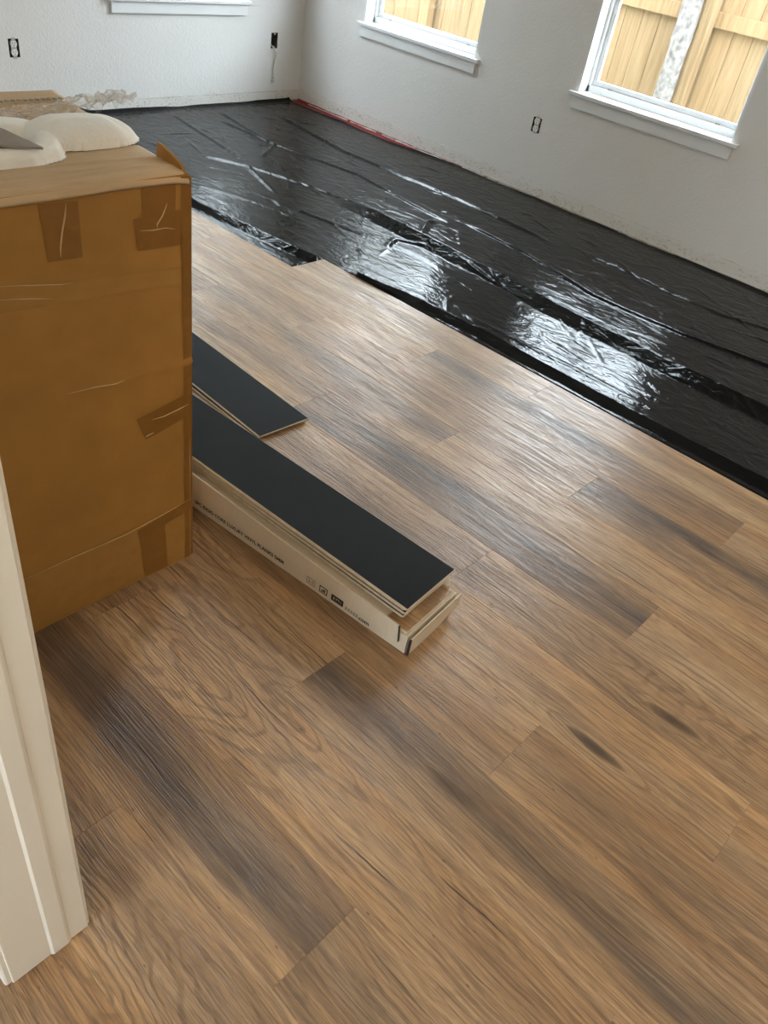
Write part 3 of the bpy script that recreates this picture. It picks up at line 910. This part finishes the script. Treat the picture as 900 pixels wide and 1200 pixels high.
wrinkle([(.718, .393), (.724, .395), (.738, .396)], t4, .0012)
tape_patch([(.813, .885), (.813, .005), (.835, .005), (.835, .885)], dy=-.0009, n=(4, 60))
t5 = tape_patch([(.430, .163), (.430, .004), (.834, .004), (.834, .176)], 'clear_tape', -.0006, n=(40, 12))
wrinkle([(.43, .163), (.52, .165), (.60, .163), (.66, .162), (.75, .170), (.833, .177)], t5, .0009)
tape_patch([(.690, .155), (.704, .006), (.765, .006), (.757, .150)], dy=-.0014)
tape_patch([(.69, .157), (.70, .130), (.833, .150), (.833, .177)], dy=-.0016)
t6 = tape_patch([(.40, .765), (.40, .722), (.832, .694), (.832, .725)], 'clear_tape', -.0007, n=(40, 6))
wrinkle([(.46, .742), (.50, .736), (.54, .728), (.565, .722)], t6, .0009)
wrinkle([(.45, .765), (.52, .754), (.58, .743), (.60, .742)], t6, .0008)
wrinkle([(.566, .545), (.62, .541), (.66, .535), (.694, .537)], body, .0012)
# faint printed marks on the rear flap, too small to read
mb = MB()
for k in range(11):
    x = .70 + k * .0115
    mb.box(x - bo.x, x + .006 - bo.x, 1.545 - bo.y, 1.552 - bo.y, BZ + .0185, BZ + .0205)
mb.build('print_marks', 'print_grey', box)
tag(box, 'large brown cardboard box patched with tape standing on the plank floor', 'box')

# foam padding on the box
def foam():
    xs = np.linspace(.36, .850, 110); ys_ = np.linspace(1.240, 1.450, 64)
    X, Y = np.meshgrid(xs, ys_, indexing='ij')
    def lobe(cx, cy, rx, ry, h, p=2.6):
        q = np.abs((X - cx) / rx) ** p + np.abs((Y - cy) / ry) ** p
        return h * np.sqrt(np.clip(1 - q, 0, 1))
    a = lobe(.748, 1.358, .098, .066, .034)
    a *= 1 - .10 * np.exp(-((X - .80 + .3 * (Y - 1.36)) / .012) ** 2)
    b = lobe(.575, 1.402, .135, .044, .024)
    dist, _ = seg_dist(X, Y, [(.34, 1.272), (.52, 1.270), (.60, 1.268), (.645, 1.285), (.668, 1.325), (.70, 1.365)])
    c_ = .021 * np.sqrt(np.clip(1 - (dist / .026) ** 2, 0, 1))
    A = np.maximum(np.maximum(a, b), c_)
    A = A + .0035 * (vnoise(X * 34, Y * 16, 51) - .5) * (A > .006) + .0020 * (vnoise(X * 11, Y * 60, 52) - .5) * (A > .006)
    return np.stack([X, Y, BZ + .0085 + A], -1), A
FP, FA = foam()
mb = MB(); idx = {}
def fv(i, j, lo):
    key = (i, j, lo)
    if key not in idx:
        idx[key] = len(mb.v)
        p = FP[i, j]
        mb.v.append((p[0], p[1], BZ + .0075) if lo else tuple(p))
    return idx[key]
keep = (FA[:-1, :-1] > 0) | (FA[1:, :-1] > 0) | (FA[:-1, 1:] > 0) | (FA[1:, 1:] > 0)
for i, j in zip(*np.nonzero(keep)):
    q = [(i, j), (i + 1, j), (i + 1, j + 1), (i, j + 1)]
    mb.f.append(tuple(fv(*p, 0) for p in q)); mb.f.append(tuple(fv(*p, 1) for p in q[::-1])); mb.mi += [0, 0]
    for e, (di, dj) in enumerate(((0, -1), (1, 0), (0, 1), (-1, 0))):
        ii, jj = i + di, j + dj
        if not (0 <= ii < keep.shape[0] and 0 <= jj < keep.shape[1] and keep[ii, jj]):
            a_, b_ = q[e], q[(e + 1) % 4]
            mb.f.append((fv(*a_, 1), fv(*b_, 1), fv(*b_, 0), fv(*a_, 0))); mb.mi.append(0)
f_ = mb.build('packing_foam', 'foam_white', smooth=True)
tag(f_, 'crumpled white packing foam lying on top of the cardboard box', 'packing foam')
brd = MB().prism([(.622, 1.246, .9185), (.602, 1.335, .9235), (.50, 1.41, .928), (.44, 1.33, .9225)], (0, 0, .004)).build('grey_board', 'taupe_board')
tag(brd, 'grey-brown board corner lying on the white foam at the left edge', 'board')

def wrap():
    n, m = 90, 34
    s_, t_ = np.meshgrid(np.linspace(0, 1, n), np.linspace(0, 1, m), indexing='ij')
    X = .56 + .365 * s_ + .012 * (vnoise(s_ * 12, t_ * 5, 61) - .5)
    Y = 1.425 + .03 * s_ + (.085 - .03 * s_) * t_ + .012 * (vnoise(s_ * 16, t_ * 4, 62) - .5)
    amp = .006 + .020 * np.clip((s_ - .55) / .3, 0, 1)
    Z = BZ + .016 + amp * (vnoise(s_ * 22, t_ * 7, 63)) + .010 * np.abs(vnoise(s_ * 40, t_ * 12, 64) - .5)
    Z += .008 * np.sin(t_ * math.pi) * np.clip((s_ - .5) / .2, 0, 1)
    return np.stack([X, Y, Z], -1)
wr = link('plastic_wrap', grid_mesh('plastic_wrap', wrap(), 'film'))
tag(wr, 'clear crinkled plastic wrap on the back of the cardboard box top', 'plastic wrap')

# ------------------------------------------------------------------ loose planks and the open carton
def text_mesh(txt, size):
    cu = bpy.data.curves.new('txt', 'FONT'); cu.body = txt; cu.size = size; cu.extrude = 0.0; cu.offset = size * .035
    o = bpy.data.objects.new('txt', cu); C.objects.link(o)
    dg = bpy.context.evaluated_depsgraph_get()
    me = bpy.data.meshes.new_from_object(o.evaluated_get(dg))
    bpy.data.objects.remove(o); bpy.data.curves.remove(cu)
    return me

PT = .0062
def loose_plank(name, loc, rz, label, cat='plank', face_up=False, group=None, z=0.0):
    """a vinyl plank lying with its black backing up; origin at its near left corner on the underside"""
    root = empty(name, (loc[0], loc[1], z), rz)
    PW = .1872
    core = MB(); core.box(0, PW, 0, PL, *((.0014, .0046) if face_up else (.0020, .0050)))
    core.box(-.003, 0, .003, PL - .003, .0026, .0036)          # tongue
    core.build('core', 'plank_core', root)
    lo, hi = ('black_backing_pad', 'wear_layer') if face_up else ('wear_layer', 'backing_pad')
    wl = MB(); a, b = (.0046, PT) if face_up else (0, .0020)
    # the wood face is a mesh with its own centre so the grain runs along it
    hx, hy = PW / 2, PL / 2
    wl.box(-hx + .003, hx - .003, -hy + .003, hy - .003, a, b)
    w_ = wl.build('wood_face', 'oak', root); w_.location = (hx, hy, 0); w_.color = (.35, .5, .3, 1); w_['knot'] = [0.0, 0.0, 0.0]; w_['check'] = [0.0, 0.0, 0.0]
    bk = MB(); a, b = (0, .0014) if face_up else (.0050, PT)
    bk.box(.002, PW - .002, .002, PL - .002, a, b)
    bk.build('backing_pad', 'backing', root)
    tag(root, label, cat, group)
    return root

CA = math.radians(5.6)      # carton heading
carton = empty('plank_carton', (1.011, .616, 0.0005), CA)
CW, CL, CH = .196, 1.245, .062
TILT = .0300                 # the stack rises slightly towards its far end
mb = MB()
mb.box(0, CW, .004, CL, 0, .054)
mb.box(0, .003, .030, CL, .054, CH); mb.box(CW - .003, CW, .030, CL, .054, CH)
mb.box(0, CW, CL - .003, CL, .054, CH)
mb.build('tray', 'white_carton', carton)
# side panel of the lid, folded down outside the tray and standing proud of it
def lid_outline():
    top = [(.028, .077), (.20, .085), (.39, .094), (.70, .113), (1.0, .125), (CL, .134)]
    bot = [(CL, .056), (.70, .056), (.39, .053), (.20, .045), (.09, .036), (.022, .030)]
    return top + bot
for x in (-.0070, CW + .0006):
    mb = MB(); mb.prism([(x, y_, z_) for y_, z_ in lid_outline()], (.0036, 0, 0))
    mb.build('lid_side', 'white_carton', carton)
mb = MB(); mb.prism([(.004, .07, .0605), (.004, CL - .005, .0605), (.004, CL - .005, .0700 + TILT * 1.20), (.004, .07, .0702)], (CW - .008, 0, 0))
mb.build('lid_panel', 'white_carton', carton)
MB().prism([(-.0074, .0270, .077), (-.0074, .0210, .030), (-.0074, .0232, .030), (-.0074, .0292, .077)], (.0042, 0, 0)).build('cut_or_shade_edge', 'print_black', carton)
# end flap hanging at the near end, curling up at its right
mb = MB(); n = 12; vs = []; fs = []
for i in range(n + 1):
    u = i / n
    x = .003 + u * (CW + .004)
    zb = .001 + .020 * max(0, (u - .45) / .55) ** 1.4 * (1 if u < .9 else 1.05)
    zt = .050 + .004 * u
    for yy in (-.006, -.003):
        vs += [(x, yy, zb), (x, yy, zt)]
for i in range(n):
    a, b = i * 4, i * 4 + 4
    fs += [(a, b, b + 1, a + 1), (a + 2, a + 3, b + 3, b + 2), (a + 1, b + 1, b + 3, a + 3), (a, a + 2, b + 2, b)]
fs += [(0, 1, 3, 2), (n * 4, n * 4 + 2, n * 4 + 3, n * 4 + 1)]
mb.add(vs, fs)
mb.build('end_flap', 'white_carton', carton)
mb = MB(); mb.prism([(-.001, -.0065, .001), (.004, -.0065, .001), (.004, -.0065, .050), (-.001, -.0065, .048)], (0, .0045, 0))
mb.build('cut_or_shade_edge', 'print_black', carton)  # black strip standing in for the gap shadow beside the end flap
# printing on the side panel (reads from the far end towards the near end)
Mside = Matrix(((0, 0, -1, 0), (-1, 0, 0, 0), (0, 1, 0, 0), (0, 0, 0, 1)))
def side_print(me, name, y, z, mat):
    me.transform(Matrix.Translation((-.0007, y, z)) @ Mside)
    me.materials.clear(); me.materials.append(MAT[mat])
    return link(name, me, carton)
side_print(text_mesh('SPC RIGID CORE LUXURY VINYL PLANKS 5MM', .0150), 'printed_text', .684, .0165, 'print_black')
side_print(text_mesh('.com', .017), 'printed_text', .140, .0085, 'print_black')
def icon(name, y, z, boxes, mat):
    mb = MB()
    for (a, b, c, e) in boxes:
        mb.box(-.0009, -.0002, y - b, y - a, z + c, z + e)
    return mb.build(name, mat, carton)
def ring_boxes(w_, h_, t_):
    return [(0, w_, 0, t_), (0, w_, h_ - t_, h_), (0, t_, 0, h_), (w_ - t_, w_, 0, h_)]
icon('printed_icon', .298, .012, ring_boxes(.026, .020, .0018) + [(.006, .020, .008, .010), (.006, .008, .004, .016), (.018, .020, .004, .016)], 'print_grey')
icon('printed_icon', .258, .011, ring_boxes(.024, .020, .002) + [(.006, .012, .005, .009), (.011, .018, .009, .013), (.014, .017, .004, .009)], 'print_black')
icon('printed_logo', .221, .011, [(0, .036, 0, .005), (0, .036, .013, .018), (0, .006, 0, .018), (.030, .036, 0, .018), (.010, .014, .005, .012), (.016, .022, .006, .010), (.024, .028, .005, .013)], 'print_black')
icon('printed_icon', .178, .009, [(k * .008, k * .008 + .005, 0, .010) for k in range(5)], 'print_grey')
tag(carton, 'long white carton of vinyl planks lying open on the floor', 'carton')

inner = loose_plank('vinyl_plank', (1.011, .616), CA, 'wood-faced vinyl plank lying face up inside the white carton', face_up=True)
inner.location = Vector((1.011, .616, 0)) + Matrix.Rotation(CA, 3, 'Z') @ Vector((.0045, .009, .0546))
words = ['lowest', 'second from the bottom', 'third from the bottom', 'fourth from the bottom', 'fifth from the bottom', 'topmost']
SA = math.radians(4.94)
offs = [(.004, .010, .25), (-.002, .006, -.15), (.003, .011, .2), (-.002, .003, -.1), (.002, .007, .15), (0, 0, 0)]
for k in range(6):
    dx, dy, da = offs[k]
    lab = ('topmost black-backed vinyl plank of the stack on the white carton' if k == 5 else
           'vinyl plank %s of the face-down stack on the white carton' % words[k])
    o = loose_plank('vinyl_plank', (1.0276 + dx, .648 + dy), SA + math.radians(da), lab, z=.0703 + k * .00622, group='planks stacked on the carton')
    o.rotation_euler.x = math.atan(TILT)
# small pile on the floor behind
labs = ['lower vinyl plank of the small pile on the floor behind the carton', 'upper black-backed vinyl plank of the small pile behind the carton']
for k, (x, y, a) in enumerate(((1.270, 1.446, -1.7), (1.2747, 1.440, -2.35))):
    loose_plank('vinyl_plank', (x, y), math.radians(a), labs[k], z=.0004 + k * (PT + .0006), group='planks in the small floor pile')

# ------------------------------------------------------------------ outdoors: fence and trunk seen through the windows
FX = 6.2
fence = empty('wooden_fence', (FX, 3.0, -.23))
pk = MB().box(0, .018, -.0685, .0685, .02, 1.83).mesh('picket', 'fence')
for i in range(62):
    o = link('picket', pk, fence)
    o.location = (random.uniform(-.003, .003), -4.4 + i * .1405, random.uniform(-.01, .01))
for z0 in (.43, 1.075, 1.62):
    o = MB().box(-.040, 0, -4.45, 4.3, z0, z0 + .09).build('rail', 'fence', fence)
for y in (-2.9, -.36, 2.1, 4.25):
    o = MB().box(-.130, -.041, y - .036, y + .036, 0, 1.80).build('post', 'fence', fence, bevel=.004)
tag(fence, 'new cedar board fence seen through the two right-hand windows', 'fence')
tp = []
n = 26; seg = 14
mb = MB(); vs = []; fs = []
for i in range(n + 1):
    z = -.23 + 2.3 * i / n
    for k in range(seg):
        a = 2 * math.pi * k / seg
        r = .066 + random.uniform(-.006, .006)
        vs.append((6.03 + r * math.cos(a), 2.745 + r * math.sin(a), z))
for i in range(n):
    for k in range(seg):
        fs.append((i * seg + k, i * seg + (k + 1) % seg, (i + 1) * seg + (k + 1) % seg, (i + 1) * seg + k))
fs.append(tuple(n * seg + k for k in range(seg)))
mb.add(vs, fs)
o = mb.build('rough_post', 'rough_post')
tag(o, 'pale grey rough-textured post standing against the fence outside the nearer window', 'post')

# ------------------------------------------------------------------ hall ceiling lamp behind the photographer (warm), and an added unseen fill lamp
t = NT('lamp_glass')
em = t.n('ShaderNodeEmission'); em.inputs[0].default_value = (1.0, 0.80, 0.56, 1); em.inputs[1].default_value = 14.0
t.link(em.outputs[0], t.out.inputs[0]); MAT['lamp_glass'] = t.m
def ceiling_lamp(x, y, label):
    lamp = empty('ceiling_lamp', (x, y, CEIL))
    MB().tube([(0, 0, 0), (0, 0, -.025)], .17, 24).build('lamp_base', 'lamp_metal', lamp)
    MB().tube([(0, 0, -.026), (0, 0, -.05), (0, 0, -.075), (0, 0, -.09)], [.16, .157, .12, .04], 24).build('lamp_shade', 'lamp_glass', lamp, smooth=True)
    tag(lamp, label, 'lamp')
ceiling_lamp(-.75, -.55, 'warm flush ceiling lamp in the hall')
ceiling_lamp(2.1, -1.0, 'added warm fill lamp, unseen, above the near end of the plank floor')  # fill only: added to brighten the box front and near floor
